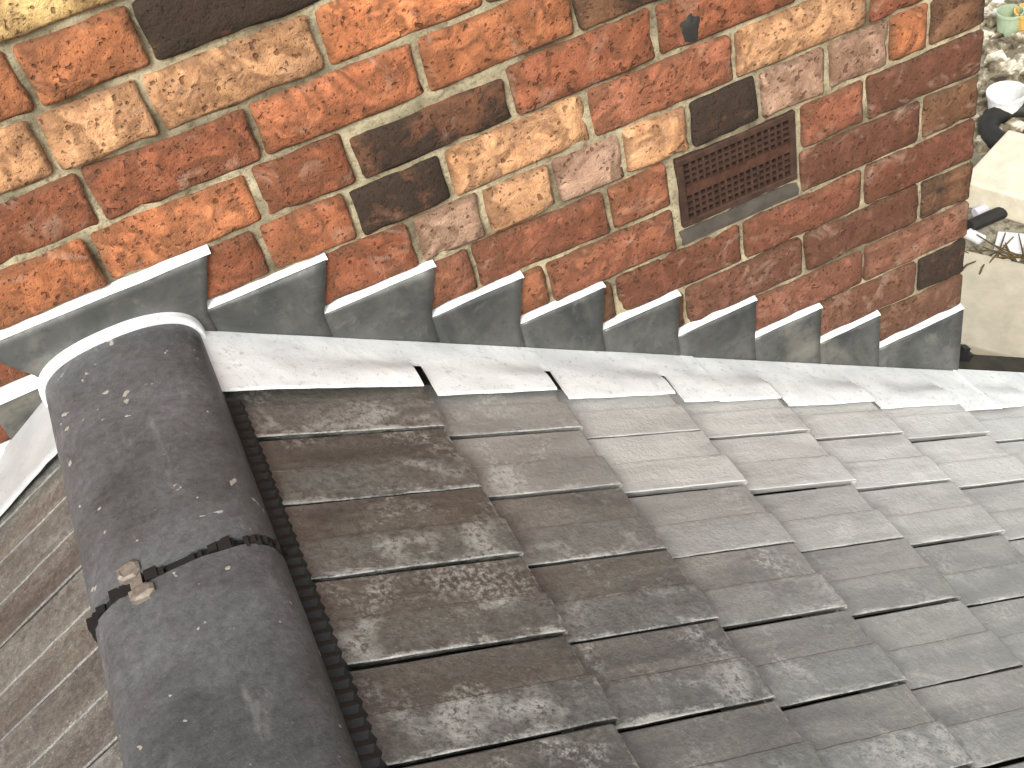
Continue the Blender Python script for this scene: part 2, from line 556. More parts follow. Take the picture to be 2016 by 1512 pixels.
def brick_mesh(w, h, seed, d=0.10, rough=1.0):
    """brick with a worn, slightly lumpy face; origin at the centre of the face"""
    r = random.Random(seed)
    n = max(4, int(w / 0.022))
    m = 4
    xs = [-w / 2, -w / 2 + 0.005] + [-w / 2 + w * i / n for i in range(1, n)] + [w / 2 - 0.005, w / 2]
    zs = [-h / 2, -h / 2 + 0.005] + [-h / 2 + h * i / m for i in range(1, m)] + [h / 2 - 0.005, h / 2]
    NX, NZ = len(xs), len(zs)
    chips = [(r.choice((-1, 1)) * w / 2, r.uniform(-h / 2, h / 2)) for _ in range(r.randint(0, 2))] + \
            [(r.uniform(-w / 2, w / 2), r.choice((-1, 1)) * h / 2) for _ in range(r.randint(1, 3))]
    cr = [r.uniform(0.010, 0.022) for _ in chips]
    V = []
    tx, tz = r.uniform(-0.010, 0.010), r.uniform(-0.02, 0.02)
    for j, z in enumerate(zs):
        for i, x in enumerate(xs):
            ex = min(i, NX - 1 - i)
            ez = min(j, NZ - 1 - j)
            e = min(ex, ez)
            px, pz = x, z
            y = 0.0016 * nz(x * 22 + seed * 3.7, z * 22, seed) * rough + x * tx + z * tz
            wob = 0.0026 * rough
            if ex == 0:
                px += wob * nz(z * 30, seed * 1.3, x * 50)
            if ez == 0:
                pz += wob * nz(x * 30, seed * 2.1, z * 50)
            if e == 0:
                y += 0.0036 + 0.002 * nz(x * 40, z * 40, seed + 9)
                if ex == 0 and ez == 0:
                    px *= 0.985
                    pz *= 0.95
            elif e == 1:
                y += 0.0008
            for (cx, cz), rr in zip(chips, cr):
                dd = math.hypot(x - cx, z - cz)
                if dd < rr:
                    y += 0.006 * (1 - dd / rr)
            V.append((px, y, pz))
    F = []
    for j in range(NZ - 1):
        for i in range(NX - 1):
            a = j * NX + i
            F.append((a, a + 1, a + NX + 1, a + NX))
    ring = [i for i in range(NX)] + [j * NX + NX - 1 for j in range(1, NZ)] + [(NZ - 1) * NX + i for i in range(NX - 2, -1, -1)] + [j * NX for j in range(NZ - 2, 0, -1)]
    b = len(V)
    for k in ring:
        V.append((V[k][0], d, V[k][2]))
    for k in range(len(ring)):
        a, c = ring[k], ring[(k + 1) % len(ring)]
        F.append((a, b + k, b + (k + 1) % len(ring), c))
    UV = [(max(0.0, min(w / 2 - abs(q[0]), h / 2 - abs(q[2]))), 0.0) for q in V]
    return mesh('brick', V, F, BRICK, True, UV)


seed = 1
for j in sorted(COURSES):
    x0, lst = COURSES[j]
    ztop, zbot = -(j - 1) * CO, -j * CO
    for it in lst:
        if it[0] == 'air':
            x0 = it[1]
            continue
        x1, colr, soot = it
        jw = 0.0045 if x1 > -0.7 else 0.0046
        jb = 0.0042 if x0 > -0.8 else 0.0046
        a = x0 + jw * rnd.uniform(0.7, 1.3)
        c = x1 - (jw * rnd.uniform(0.7, 1.3) if x1 < -0.01 else 0)
        zb = zbot + jb * rnd.uniform(0.7, 1.3)
        zt = ztop - jb * rnd.uniform(0.7, 1.3)
        if j == 0 and abs(x1 + 0.785) < 0.01:
            zt -= 0.012                          # low brick under a fat bed of mortar
        me = brick_mesh(c - a, zt - zb, seed, 0.10, 1.4 if x0 < -0.7 else 0.9)
        o = wchild('brick', me, ((a + c) / 2, -0.001 - rnd.uniform(0, 0.0025), (zt + zb) / 2))
        o.rotation_euler = (0, rnd.uniform(-0.010, 0.010), 0)
        k = rnd.uniform(0.90, 1.10) * 0.80
        gy = 0.3 * colr[0] + 0.6 * colr[1] + 0.1 * colr[2]
        o.color = tuple(min(1, (q * 0.84 + gy * 0.16) * k * t) for q, t in zip(colr, (1.0, 1.0, 0.86))) + (soot,)
        seed += 1
        x0 = x1

# brickwork outside the picture, laid in the same bond
out = MB()
for j in range(-10, 11):
    spans = []
    if j in COURSES:
        spans.append((WX0, COURSES[j][0]))
        last = [q for q in COURSES[j][1]][-1][0]
        if last < -0.02:
            spans.append((last, 0.0))
    elif j < -4:
        spans.append((WX0, 0.0))
    else:
        spans.append((WX0, 0.0))
    for (A, B) in spans:
        x1 = B
        first = True
        while x1 > A + 0.03:
            Lb = 0.2325 if not (first and j % 2) else 0.1075
            x0b = max(A, x1 - Lb)
            zt, zb = -(j - 1) * CO - 0.006, -j * CO + 0.006
            if zt < WZ1 and x1 - x0b > 0.03:
                me = brick_mesh(x1 - x0b - 0.013, zt - zb, seed, 0.02)
                b = len(out.v)
                ox, oz = (x1 + x0b) / 2, (zt + zb) / 2
                out.v += [(q.co.x + ox, q.co.y - 0.002, q.co.z + oz) for q in me.vertices]
                out.f += [tuple(b + i for i in p.vertices) for p in me.polygons]
                bpy.data.meshes.remove(me)
                seed += 1
            x1 = x0b
            first = False
o = wchild('outer_brickwork', out.mesh('outer_brickwork', BRICK, True), kind='stuff')
o.color = (*RE, 0.25)

# near-black lumpy blob on one brick
m = MB()
ctr = (-0.508, -0.0035, 0.032)
pts = []
for ring_r, yy in ((0.0, -0.0022), (0.6, -0.0018), (1.0, 0.001)):
    for q in range(28):
        a = 2 * math.pi * q / 28
        rr = ring_r * (0.017 + 0.007 * nz(math.cos(a) * 1.7, math.sin(a) * 1.7, 3.0) + 0.005 * nz(math.cos(a) * 5, math.sin(a) * 5, 8.0))
        m.v.append((ctr[0] + rr * math.cos(a) * 0.85, ctr[1] + yy, ctr[2] + rr * math.sin(a) * 1.15))
for q in range(2):
    for k in range(28):
        m.f.append((q * 28 + k, q * 28 + (k + 1) % 28, (q + 1) * 28 + (k + 1) % 28, (q + 1) * 28 + k))
wchild('black_spot', m.mesh('black_spot', simple('black_lump', srgb(44, 42, 38), 0.6, 0.4, 0.3, 80), True))

# ---- air brick
AX0, AX1, AZ0, AZ1 = -0.553, -0.345, -0.302, -0.174
air = MB()
fr = 0.012
air.box(AX0, AX1, -0.001, 0.05, AZ1 - fr, AZ1)
air.box(AX0, AX1, -0.001, 0.05, AZ0, AZ0 + fr)
air.box(AX0, AX0 + fr, -0.0008, 0.05, AZ0 + fr, AZ1 - fr)
air.box(AX1 - fr, AX1, -0.0008, 0.05, AZ0 + fr, AZ1 - fr)
ab = wchild('air_brick', air.mesh('air_brick', DARKCLAY), label='sooty clay air brick with two rows of square holes')
bevel(ab, 0.0015, 1)
mid = (AZ0 + AZ1) / 2 + 0.002
mbar = MB()
mbar.box(AX0 + fr, AX1 - fr, -0.0005, 0.04, mid - 0.008, mid + 0.008)
bar = obj('middle_bar', mbar.mesh('middle_bar', simple('red_clay', srgb(70, 44, 32), 0.8, 0.3, 0.45, 60)), ab)
lat = MB()
ncol = 16
for (za, zc) in ((AZ0 + fr, mid - 0.008), (mid + 0.008, AZ1 - fr)):
    for i in range(1, ncol):
        x = AX0 + fr + (AX1 - AX0 - 2 * fr) * i / ncol
        lat.box(x - 0.0021, x + 0.0021, 0.0012 + rnd.uniform(0, 0.001), 0.0095, za, zc)
    for i in range(1, 4):
        z = za + (zc - za) * i / 4
        lat.box(AX0 + fr, AX1 - fr, 0.0016 + rnd.uniform(0, 0.001), 0.0090, z - 0.0022, z + 0.0022)
obj('grille', lat.mesh('grille', DARKCLAY), ab)
bk = MB()
bk.box(AX0 + 0.002, AX1 - 0.002, 0.0096, 0.0112, AZ0 + 0.002, AZ1 - 0.002)
obj('backing', bk.mesh('backing', BLACK), ab)
sl = MB()
n = 14
r1, r2, r3 = [], [], []
for i in range(n + 1):
    x = -0.560 + (0.560 - 0.345) * i / n
    r1.append((x, -0.001 + 0.002 * nz(x * 30, 1), -0.3325))
    r2.append((x, -0.003 + 0.003 * nz(x * 30, 2), -0.318 + 0.003 * nz(x * 25, 5)))
    r3.append((x, 0.012, -0.3035))
sl.quadgrid([r1, r2, r3])
sl.box(-0.560, -0.345, 0.012, 0.05, -0.332, -0.305)
wchild('cement_sill', sl.mesh('cement_sill', SILL, True))

# ================================================================== roof
roof = empty('tiled_roof', (XR, 0, GZ), 'grey brown tiled roof with a rounded ridge butting against the brick wall', 'roof')


def rchild(name, me, parent=None, **k):
    o = obj(name, me, parent or roof, **k)
    return o


ROOF_Y0, ROOF_X1, ROOF_XL = -1.65, 1.02, -2.35
LT = GX / math.cos(PITCH)                 # gauge along the slope
TILT = math.atan(0.021 / LT)
THK = 0.016


def tile_mesh(seed, length):
    """two-strip tile: origin at the tail, local x down the slope, y towards the wall, z out of the roof"""
    r = random.Random(seed)
    w = W - 0.0045
    prof = [(0.007, -THK), (0.004, -0.0060), (0.0, -0.0016), (0.0014, 0.0), (w * 0.5 - 0.004, 0.0), (w * 0.5, -0.0004), (w * 0.5 + 0.002, -0.0016), (w * 0.75, -0.0018), (w - 0.002, -0.0016), (w, -0.0030), (w, -THK)]
    n = 12
    V, UV, F = [], [], []
    P = len(prof)
    ss = [-length + (length - 0.004) * i / n for i in range(n + 1)] + [0.0]
    for i, s in enumerate(ss):
        for k, (y, z) in enumerate(prof):
            far = y > w * 0.5
            sx = s - (0.005 if far and i >= n else 0)
            zz = z
            if i == n + 1:
                zz = z - 0.0018 if z > -0.012 else z
            yy = y
            if 0 < k < P - 1:
                zz += 0.0009 * nz(s * 30 + seed, y * 40, seed * 1.7)
            if k in (0, 1, 2, 3):
                yy += 0.0014 * nz(s * 55, seed * 5.1, 2.0)
                if k == 3:
                    zz -= 0.002 * max(0, nz(s * 70, seed * 2.3, 7.0))
            if k in (5, 6):
                yy += 0.0016 * nz(s * 60, seed * 3.3, 5.0)
            if i >= n:
                sx += 0.0022 * nz(y * 70, seed * 4.4, 1.0)
            V.append((sx, yy, zz))
            UV.append((1 + s / LT, y / w))
    for i in range(len(ss) - 1):
        for k in range(P - 1):
            a = i * P + k
            F.append((a, a + P, a + P + 1, a + 1))
    # tail face
    b = len(V)
    e = (len(ss) - 1) * P
    for k, (y, z) in enumerate(prof):
        q = V[e + k]
        V.append((q[0] - 0.001, q[1], -THK - 0.004))
        UV.append((1, y / w))
    for k in range(P - 1):
        F.append((e + k, b + k, b + k + 1, e + k + 1))
    me = mesh('roof_tile', V, F, TILE, False, UV)
    return me


VAR = [tile_mesh(11 + i * 7, LT + 0.060) for i in range(8)]
VARS = [tile_mesh(91 + i * 7, 0.285) for i in range(4)]


def place_tile(i, k, left=False):
    """course i below the ridge, row k away from the wall"""
    s_x = TAILX + i * GX                          # tail x on the right slope
    y = ROW0 - k * W + 0.002
    me = rnd.choice(VAR if i > 0 else VARS)
    o = rchild('roof_tile', me)
    z = TAIL0 - SL * s_x
    dz = rnd.uniform(-0.0018, 0.0018) - (0.016 if k < 0 else 0.0)      # top row lies under the lead
    if not left:
        ang = PITCH - TILT + rnd.uniform(-0.006, 0.006)
        Mx = Matrix.Translation((s_x + rnd.uniform(-0.003, 0.003), y, z + dz)) @ Matrix.Rotation(ang, 4, 'Y') @ Matrix.Rotation(rnd.uniform(-0.006, 0.006), 4, 'Z') @ Matrix.Rotation(rnd.uniform(-0.010, 0.010), 4, 'X')
    else:
        ang = PITCH - TILT + rnd.uniform(-0.006, 0.006)
        Mx = Matrix.Translation((2 * XR - s_x, y + W + 0.033, z + dz)) @ Matrix.Rotation(math.pi, 4, 'Z') @ Matrix.Rotation(ang, 4, 'Y') @ Matrix.Rotation(rnd.uniform(-0.008, 0.008), 4, 'X')
    # sky sheen painted as pale tint, strongest near the flashing and down the slope
    bloom_or_sheen = 0.0 if left else (1.25, 1.05, 0.42, 0.15)[max(0, min(3, k))] * min(1.0, max(0.0, (i - 0.2) / 2.4)) + max(0, min(0.6, (i - 1.0) * 0.12))
    if k < 0:
        bloom_or_sheen = 0.0
    o.color = (0.25 if left else 1.0, 1, 1, min(0.93, bloom_or_sheen * rnd.uniform(0.72, 1.0)))
    o.matrix_world = Mx
    o.matrix_parent_inverse = Matrix.Translation((-XR, 0, -GZ))


NI = int((ROOF_X1 - TAILX) / GX) + 1
NK = int((ROW0 - ROOF_Y0) / W)
for i in range(NI):
    for k in range(-1, NK):
        place_tile(i, k)
for i in range(3):
    for k in range(-1, NK):
        place_tile(i, k, True)

# underlay boards below the tiles
mb = MB()
for sgn, xe in ((1, ROOF_X1), (-1, ROOF_XL)):
    pts = []
    for y in (ROOF_Y0, 0.0):
        pts.append([(XR, y, ZAP - 0.036), (xe, y, foldz(xe) - 0.036)])
    mb.quadgrid(pts, flip=sgn > 0)
    pts = [[(q[0], q[1], q[2] - 0.05) for q in r] for r in pts]
    mb.quadgrid(pts, flip=sgn < 0)
o = rchild('roof_deck', mb.mesh('roof_deck', UNDERLAY))
o.matrix_parent_inverse = Matrix.Translation((-XR, 0, -GZ))

# verge beyond the corner of the wall
mb = MB()
Mv = Matrix.Translation((0.0, 0.0, FOLD0)) @ Matrix.Rotation(PITCH, 4, 'Y')
mb.box(0.010, 1.15, 0.004, 0.066, -0.10, -0.004, Mv)
o = rchild('verge_board', mb.mesh('verge_board', simple('dark_stained_timber', srgb(58, 54, 44), 0.8, 0.3, 0.35, 25)))
o.matrix_parent_inverse = Matrix.Translation((-XR, 0, -GZ))
mb = MB()
mb.box(0.040, 0.080, 0.036, 0.062, -0.004, 0.014, Mv)
mb.box(0.050, 0.070, 0.042, 0.058, 0.014, 0.024, Mv)
c = obj('verge_clip', mb.mesh('verge_clip', BLACK), o)

# ---- ridge
RH, RT = 0.106, 0.013                       # half width, thickness
RZE, RZT = -0.116, -0.060                   # z of the edges and of the crown


XC = -1.398


def ridge_profile(n=28, grow=0.0, drop=0.0):
    P = []
    a, b = RH + grow, (RZT - RZE) + grow
    for i in range(n + 1):
        t = math.pi * i / n
        cx = math.cos(t)
        sx = math.sin(t)
        e = 0.80
        x = a * math.copysign(abs(cx) ** e, cx)
        z = b * (sx ** e)
        P.append((XC - x, RZE + z - drop))
    P = [(P[0][0], RZE - 0.020 - drop)] + P + [(P[-1][0], RZE - 0.020 - drop)]
    return P


def ridge_mesh(y0, y1, grow0, grow1, seed, drop=0.0):
    n = 16
    rowsO, rowsI = [], []
    for i in range(n + 1):
        y = y0 + (y1 - y0) * i / n
        t = i / n
        po = ridge_profile(28, grow0 + (grow1 - grow0) * t, drop)
        pi_ = ridge_profile(28, grow0 + (grow1 - grow0) * t - RT, drop)
        e = 0.0015 * nz(seed, 3.0) if i in (0, n) else 0
        rowsO.append([(x + 0.0008 * nz(x * 20, y * 20, seed), y + (0.0022 * nz(x * 40, seed, 1.0) if i in (0, n) else 0), z + 0.001 * nz(x * 14, y * 14, seed + 5)) for x, z in po])
        rowsI.append([(x, y, z) for x, z in pi_])
    m = MB()
    m.quadgrid(rowsO)
    m.quadgrid(rowsI, flip=True)
    P = len(rowsO[0])
    b1 = len(rowsO) * P
    for end, fl in ((0, False), (n, True)):
        for k in range(P - 1):
            q = (end * P + k, end * P + k + 1, b1 + end * P + k + 1, b1 + end * P + k)
            m.f.append(q if not fl else q[::-1])
    for k, fl in ((0, False), (P - 1, True)):
        for i in range(n):
            q = (i * P + k, b1 + i * P + k, b1 + (i + 1) * P + k, (i + 1) * P + k)
            m.f.append(q if not fl else q[::-1])
    me = m.mesh('ridge_tile', RIDGE, True)
    return me


INV = Matrix.Translation((-XR, 0, -GZ))


def ridge_obj(me, **k):
    o = rchild('ridge_tile', me, **k)
    o.matrix_parent_inverse = INV
    md = o.modifiers.new('edges', 'EDGE_SPLIT')
    md.split_angle = math.radians(50)
    return o


rt1 = ridge_obj(ridge_mesh(-0.025, -0.437, 0.002, 0.0, 3.1))
rt2 = ridge_obj(ridge_mesh(-0.451, -0.900, 0.001, -0.001, 8.7, 0.003))
rt3 = ridge_obj(ridge_mesh(-0.913, -1.360, 0.001, 0.0, 14.2, 0.003))

# black union strip in the joints, with small lugs
for (ya, yb) in ((-0.429, -0.459), (-0.892, -0.921)):
    m = MB()
    po = ridge_profile(28, -0.004, 0.003)
    pi_ = ridge_profile(28, -0.012, 0.003)
    m.quadgrid([[(x, ya, z) for x, z in po], [(x, yb, z) for x, z in po]])
    m.quadgrid([[(x, ya, z) for x, z in pi_], [(x, yb, z) for x, z in pi_]], True)
    for t in (0.13, 0.33, 0.46, 0.66):
        q = ridge_profile(60, 0.0015, 0.003)[int(1 + t * 60)]
        m.box(q[0] - 0.007, q[0] + 0.007, (ya + yb) / 2 - 0.007, (ya + yb) / 2 + 0.008, q[1] - 0.012, q[1] + 0.002)
    lum = random.Random(5)
    for q_ in range(34):
        t = lum.uniform(0.03, 0.97)
        q = ridge_profile(120, 0.0005, 0.003)[int(1 + t * 120)]
        a_, b_ = lum.uniform(0.002, 0.006), lum.uniform(0.002, 0.0075)
        m.box(q[0] - a_, q[0] + a_, (ya + yb) / 2 - b_ + lum.uniform(-0.004, 0.004), (ya + yb) / 2 + b_, q[1] - 0.010, q[1] + lum.uniform(0.0, 0.0015))
    o = rchild('ridge_union', m.mesh('ridge_union', BLACK))
    o.matrix_parent_inverse = INV

# steel fixing in the joint
q = ridge_profile(60, 0.0, 0.0)[int(1 + 0.40 * 60)]
m = MB()
cx, cz = q[0], q[1]
for (ox, oy, hw, hl, hh) in ((-0.004, -0.428, 0.0125, 0.012, 0.006), (0.004, -0.464, 0.0135, 0.010, 0.005)):
    b0 = len(m.v)
    ring = [(-1, -.55), (-.6, -1), (.5, -1), (1, -.4), (1, .5), (.45, 1), (-.5, 1), (-1, .6)]
    for (zz, k) in ((-0.006, 1.0), (hh * 0.6, 1.0), (hh, 0.72)):
        for (a, b) in ring:
            m.v.append((cx + ox + a * hw * k, oy + b * hl * k, cz + zz + 0.002 * nz(a * 9, b * 9, oy * 50)))
    for q in range(2):
        for k in range(8):
            m.f.append((b0 + q * 8 + k, b0 + q * 8 + (k + 1) % 8, b0 + q * 8 + 8 + (k + 1) % 8, b0 + q * 8 + 8 + k))
    m.f.append(tuple(b0 + 16 + k for k in range(8)))
m.box(cx - 0.006, cx + 0.007, -0.463, -0.430, cz - 0.004, cz + 0.002)
o = obj('ridge_clamp', m.mesh('ridge_clamp', STEEL, False), rt1, label='small dull steel clamp fixed across the ridge joint')

# ribbed black vent strip under both ridge edges
for sgn in (1, -1):
    m = MB()
    Ry = []
    nn = 150
    for i in range(nn + 1):
        y = -0.152 - 1.22 * i / nn
        ph = 0.004 if i % 2 else 0.0
        xa = XC + sgn * (RH - 0.012)
        xb = XC + sgn * (RH + (0.005 + ph * 0.5 if sgn > 0 else -0.008))
        xc = XC + sgn * (RH + (0.014 + ph if sgn > 0 else -0.004))
        Ry.append([(xa, y, RZE - 0.002), (xb, y, RZE - 0.008 + ph * 0.4), (xc, y, foldz(xc) - 0.004 + ph), (xc + sgn * 0.004, y, foldz(xc) - 0.030)])
    m.quadgrid(Ry, flip=sgn < 0)
    o = rchild('ridge_vent_strip', m.mesh('ridge_vent_strip', BLACK))
    o.matrix_parent_inverse = INV

# eaves end of the building below
mb = MB()
mb.box(-2.30, ROOF_X1 - 0.06, ROOF_Y0 + 0.03, -0.02, GZ, foldz(ROOF_X1) - 0.09)
o = rchild('outer_wall', mb.mesh('outer_wall', simple('render_wall', srgb(170, 160, 146), 0.9, 0.3, 0.15, 8)))
o.matrix_parent_inverse = INV

# ================================================================== lead flashings
TR = [-1.236, -1.092, -0.940, -0.806, -0.680, -0.548, -0.408, -0.276, -0.150, 0.0]       # right ends of the steps
LL = [-1.530, -1.269, -1.125, -0.979, -0.851, -0.721, -0.591, -0.448, -0.316, -0.189]    # left starts
TR = [LL[k + 1] + 0.034 - 0.0042 * k for k in range(9)] + [0.0]
YF = -0.0050


def saw(x):
    """height of the tile surface above the fold line plane (right slope)"""
    i = math.floor((x - TAILX) / GX)
    t = ((x - TAILX) / GX - i)            # 0 just below a tail, 1 at the next tail
    if x < TAILX:
        t = 1 - (TAILX - x) / 0.245
    off = (TAIL0 - FOLD0) - 0.021 * (1 - t)
    return off


def smooth(a, b, t):
    t = max(0.0, min(1.0, (t - a) / (b - a)))
    return t * t * (3 - 2 * t)


def upstand_rows(k, fold, x_lo, x_hi, seed):
    """step k as a grid from its top edge down to the fold"""
    rows = []
    nv, nu = 10, 9
    zk = -k * CO - 0.002
    zn = -(k + 1) * CO - 0.002
    lo, hi, nx_ = LL[k], TR[k], (LL[k + 1] if k + 1 < len(LL) else 0.0)
    for j in range(nv + 1):
        if j <= 5:
            v = j / 5
            zr = zk + (zn - zk) * v
            xr = hi + (nx_ - hi) * v
        else:
            v = (j - 5) / 5
            zr = zn + (fold(nx_) - zn) * v
            xr = nx_
        zl = zk + (fold(lo) - zk) * (j / nv)
        r = []
        for i in range(nu + 1):
            u = i / nu
            x = lo + (xr - lo) * u
            z = zl + (zr - zl) * u
            y = YF - 0.003 + 0.0018 * nz(x * 8 + seed, z * 8)
            if j == 0:
                y = YF - 0.003
            if j == nv:
                y = YF - 0.002
            r.append((x, y, z))
        rows.append(r)
    return rows


def add_lips(parent, ks, inv):
    for k in ks:
        m = MB()
        lo, hi = LL[k], TR[k]
        zk = -k * CO - 0.002
        n = 16
        A, B, Cc = [], [], []
        for i in range(n + 1):
            x = lo + (hi + 0.003 - lo) * i / n
            bump = 0.0045 * max(0, nz(x * 23, k * 5.7)) + 0.0018 * nz(x * 41, k * 2.9) + (0.004 * max(0, 1 - abs(x - lo - 0.035) / 0.02) if k in (5, 6) else 0)
            d = 0.0072 + 0.0020 * nz(x * 14, k * 3.3)
            if k == 0:
                d += 0.004
            A.append((x, -d - 0.0005, zk - 0.0012))
            B.append((x, -d, zk + 0.0005 + bump * 0.6))
            Cc.append((x, 0.006, zk + 0.0035 + bump))
        m.quadgrid([A, B, Cc])
        o = obj('turned_edge', m.mesh('turned_edge', WLEAD, True), parent)
        o.matrix_parent_inverse = inv


def flange_rows(xa, xb, ns, lift=0.0, seed=0.0, width=0.136, dress=True):
    rows = []
    ny = 12
    xs = set(xa + (xb - xa) * i / ns for i in range(ns + 1))
    if dress:
        for i in range(-1, NI + 1):
            t = TAILX + i * GX
            for d in (-0.003, 0.001, 0.0115):
                if xa < t + d < xb:
                    xs.add(t + d)
    xs = sorted(xs)
    for x in xs:
        r = []
        for j in range(ny + 1):
            v = j / ny
            wd = width + 0.003 * nz(x * 9, seed)
            y = YF + (-wd - YF) * v
            z = foldz(x)
            if dress:
                b = smooth(0.40, 0.80, v)
                t = (x - TAILX) / GX
                near = abs(t - round(t)) * GX
                # lead bridges the step softly near the wall, follows it at the free edge
                z += (saw(x + 0.001) + 0.006) * b + 0.004 * (1 - b) * v
            z += lift + (0.0020 * nz(x * 16 + seed, y * 22, 3.0) + 0.0010 * nz(x * 55, y * 60, seed)) * (v > 0)
            if j == 0:
                z = foldz(x) + lift
            r.append((x, y, z))
        # turned-down free edge
        r.append((x, r[-1][1] - 0.0012, r[-1][2] - 0.004))
        rows.append(r)
    return rows


def flashing(name, label, ks, xa, xb, lift, seed):
    e = empty(name, (xa, 0, foldz(xa)), label, 'flashing', 'lead flashings along the wall')
    inv = Matrix.Translation((-xa, 0, -foldz(xa)))
    if ks:
        m = MB()
        for k in ks:
            m.quadgrid(upstand_rows(k, lambda x: foldz(x) + lift, xa, xb, seed), flip=True)
        o = obj('upstand', m.mesh('upstand', LEAD, True), e)
        o.matrix_parent_inverse = inv
        sol = o.modifiers.new('thick', 'SOLIDIFY')
        sol.thickness = 0.0025
        sol.offset = 0
        add_lips(e, ks, inv)
    m = MB()
    R = flange_rows(xa, xb, int((xb - xa) / 0.012), lift, seed)
    m.quadgrid(R)
    P = len(R[0])
    cut = []
    for f in m.f:                                   # snipped slits where the sheet drops over a tile tail
        cx = sum(m.v[i][0] for i in f) / 4
        row_j = min(i % P for i in f)
        t = (cx - TAILX) / GX
        d = (t - round(t)) * GX
        if cx > TAILX - 0.05 and -0.0035 < d < 0.012 and row_j >= 6 and cx < 0.9:
            cut.append(f)
    m.f = [f for f in m.f if f not in set(cut)]
    o = obj('cover_flange', m.mesh('cover_flange', WLEAD, True), e)
    o.matrix_parent_inverse = inv
    sol = o.modifiers.new('thick', 'SOLIDIFY')
    sol.thickness = 0.0025
    sol.offset = 0
    md = o.modifiers.new('edges', 'EDGE_SPLIT')
    md.split_angle = math.radians(40)
    return e


LAPX = -0.590
LL_SAVE = list(LL)
flashing('lead_flashing', 'stepped lead flashing from the ridge down to the lap seam, pale flange on the tiles', [1, 2, 3, 4, 5], -1.298, LAPX + 0.02, 0.0028, 1.0)
flashing('lead_flashing', 'stepped lead flashing between the lap seam and the wall corner', [6, 7, 8, 9], LAPX, 0.0, 0.0, 9.0)
flashing('lead_flashing', 'pale lead strip on the roof edge beyond the wall corner', [], -0.012, ROOF_X1 - 0.02, 0.003, 17.0)

# ---- saddle behind the ridge end (with the top step) and the left-hand flashing
sad = empty('lead_saddle', (XR, 0, RZT), 'dark lead apron arched over the ridge end under the top mortar joint', 'flashing', 'lead flashings along the wall')
invs = Matrix.Translation((-XR, 0, -RZT))
# arch lip: bright rim between the tile end and the upright lead
pr = ridge_profile(40, 0.004, 0.0)
m = MB()
R = []
for (x, z) in pr:
    dx, dz = x - XC, z - (RZE - 0.06)
    L = math.hypot(dx, dz)
    ux, uz = dx / L, dz / L
    wob = 0.0015 * nz(x * 20, z * 20)
    R.append([(x - ux * 0.003, -0.0250, z - uz * 0.003), (x + ux * 0.001, -0.027, z + uz * 0.001), (x + ux * (0.0040 + wob), -0.026, z + uz * (0.0040 + wob)), (x + ux * 0.0052, -0.019, z + uz * 0.0052)])
m.quadgrid(R)
o = obj('rim', m.mesh('rim', WLEAD, True), sad)
o.matrix_parent_inverse = invs
# skirt from the rim back and up to the wall
m = MB()
R = []
for (x, z) in pr:
    dx, dz = x - XC, z - (RZE - 0.06)
    L = math.hypot(dx, dz)
    ux, uz = dx / L, dz / L
    pts = []
    for (dist, y) in ((0.0049, -0.0195), (0.0052, -0.014), (0.0058, YF - 0.002)):
        pts.append((x + ux * dist, y, z + uz * dist))
    R.append(pts)
m.quadgrid(R)
o = obj('skirt', m.mesh('skirt', WLEAD, True), sad)
o.matrix_parent_inverse = invs
# upright sheet of the top step, on the wall
m = MB()
nu, nv = 26, 12
rows = []
for j in range(nv + 1):
    v = j / nv
    r = []
    zt = -0.002
    for i in range(nu + 1):
        u = i / nu
        xt = -1.545 + (-1.236 + 1.545) * u
        xb = -1.50 + (-1.269 + 1.50) * u
        z = zt + (-0.175 - zt) * v
        x = xt + (xb - xt) * min(1, v * 2.07)
        if u == 0:
            x = -1.545 + 0.045 * min(1, v * 2.2) ** 1.5
        y = YF - 0.003 + 0.003 * nz(x * 9, z * 9, 6.0)
        if j == 0:
            y = YF - 0.003
        r.append((x, y, z))
    rows.append(r)
m.quadgrid(rows, flip=True)
o = obj('upstand', m.mesh('upstand', LEAD, True), sad)
o.matrix_parent_inverse = invs
sol = o.modifiers.new('thick', 'SOLIDIFY')
sol.thickness = 0.0025
sol.offset = 0
LL[0] = -1.548
add_lips(sad, [0], invs)

# left-hand slope: steps go down to the left
lf = empty('lead_flashing', (-1.51, 0, foldz(-1.51)), 'pale lead flashing on the slope behind the rounded ridge', 'flashing', 'lead flashings along the wall')
invl = Matrix.Translation((1.51, 0, -foldz(-1.51)))
m = MB()
LS = [(-1.502, -1.590, 1), (-1.578, -1.735, 2), (-1.710, -1.870, 3), (-1.845, -2.0, 4), (-1.975, -2.13, 5), (-2.105, -2.33, 6)]
for idx, (xa, xb, k) in enumerate(LS):
    nxt = LS[idx + 1][0] if idx + 1 < len(LS) else xb
    rows = []
    zk = -k * CO - 0.002
    for j in range(9):
        v = j / 8
        r = []
        for i in range(9):
            u = i / 8
            xl = xb + (nxt - xb) * min(1, v * 2)
            x = xa + (xl - xa) * u
            z = zk + (foldz(x) - zk) * v
            r.append((x, YF - 0.003 + (0.003 * nz(x * 9, z * 9, 3.0) if j else 0), z))
        rows.append(r)
    m.quadgrid(rows)
    lip = MB()
    A, B, Cc = [], [], []
    for i in range(11):
        x = xa + (xb - xa) * i / 10
        d = 0.013 + 0.003 * nz(x * 14, k * 3.3)
        A.append((x, -d - 0.001, zk - 0.006))
        B.append((x, -d, zk + 0.001))
        Cc.append((x, 0.006, zk + 0.005))
    lip.quadgrid([A, B, Cc], flip=True)
    o = obj('turned_edge', lip.mesh('turned_edge', WLEAD, True), lf)
    o.matrix_parent_inverse = invl
o = obj('upstand', m.mesh('upstand', LEAD, True), lf)
o.matrix_parent_inverse = invl
m = MB()
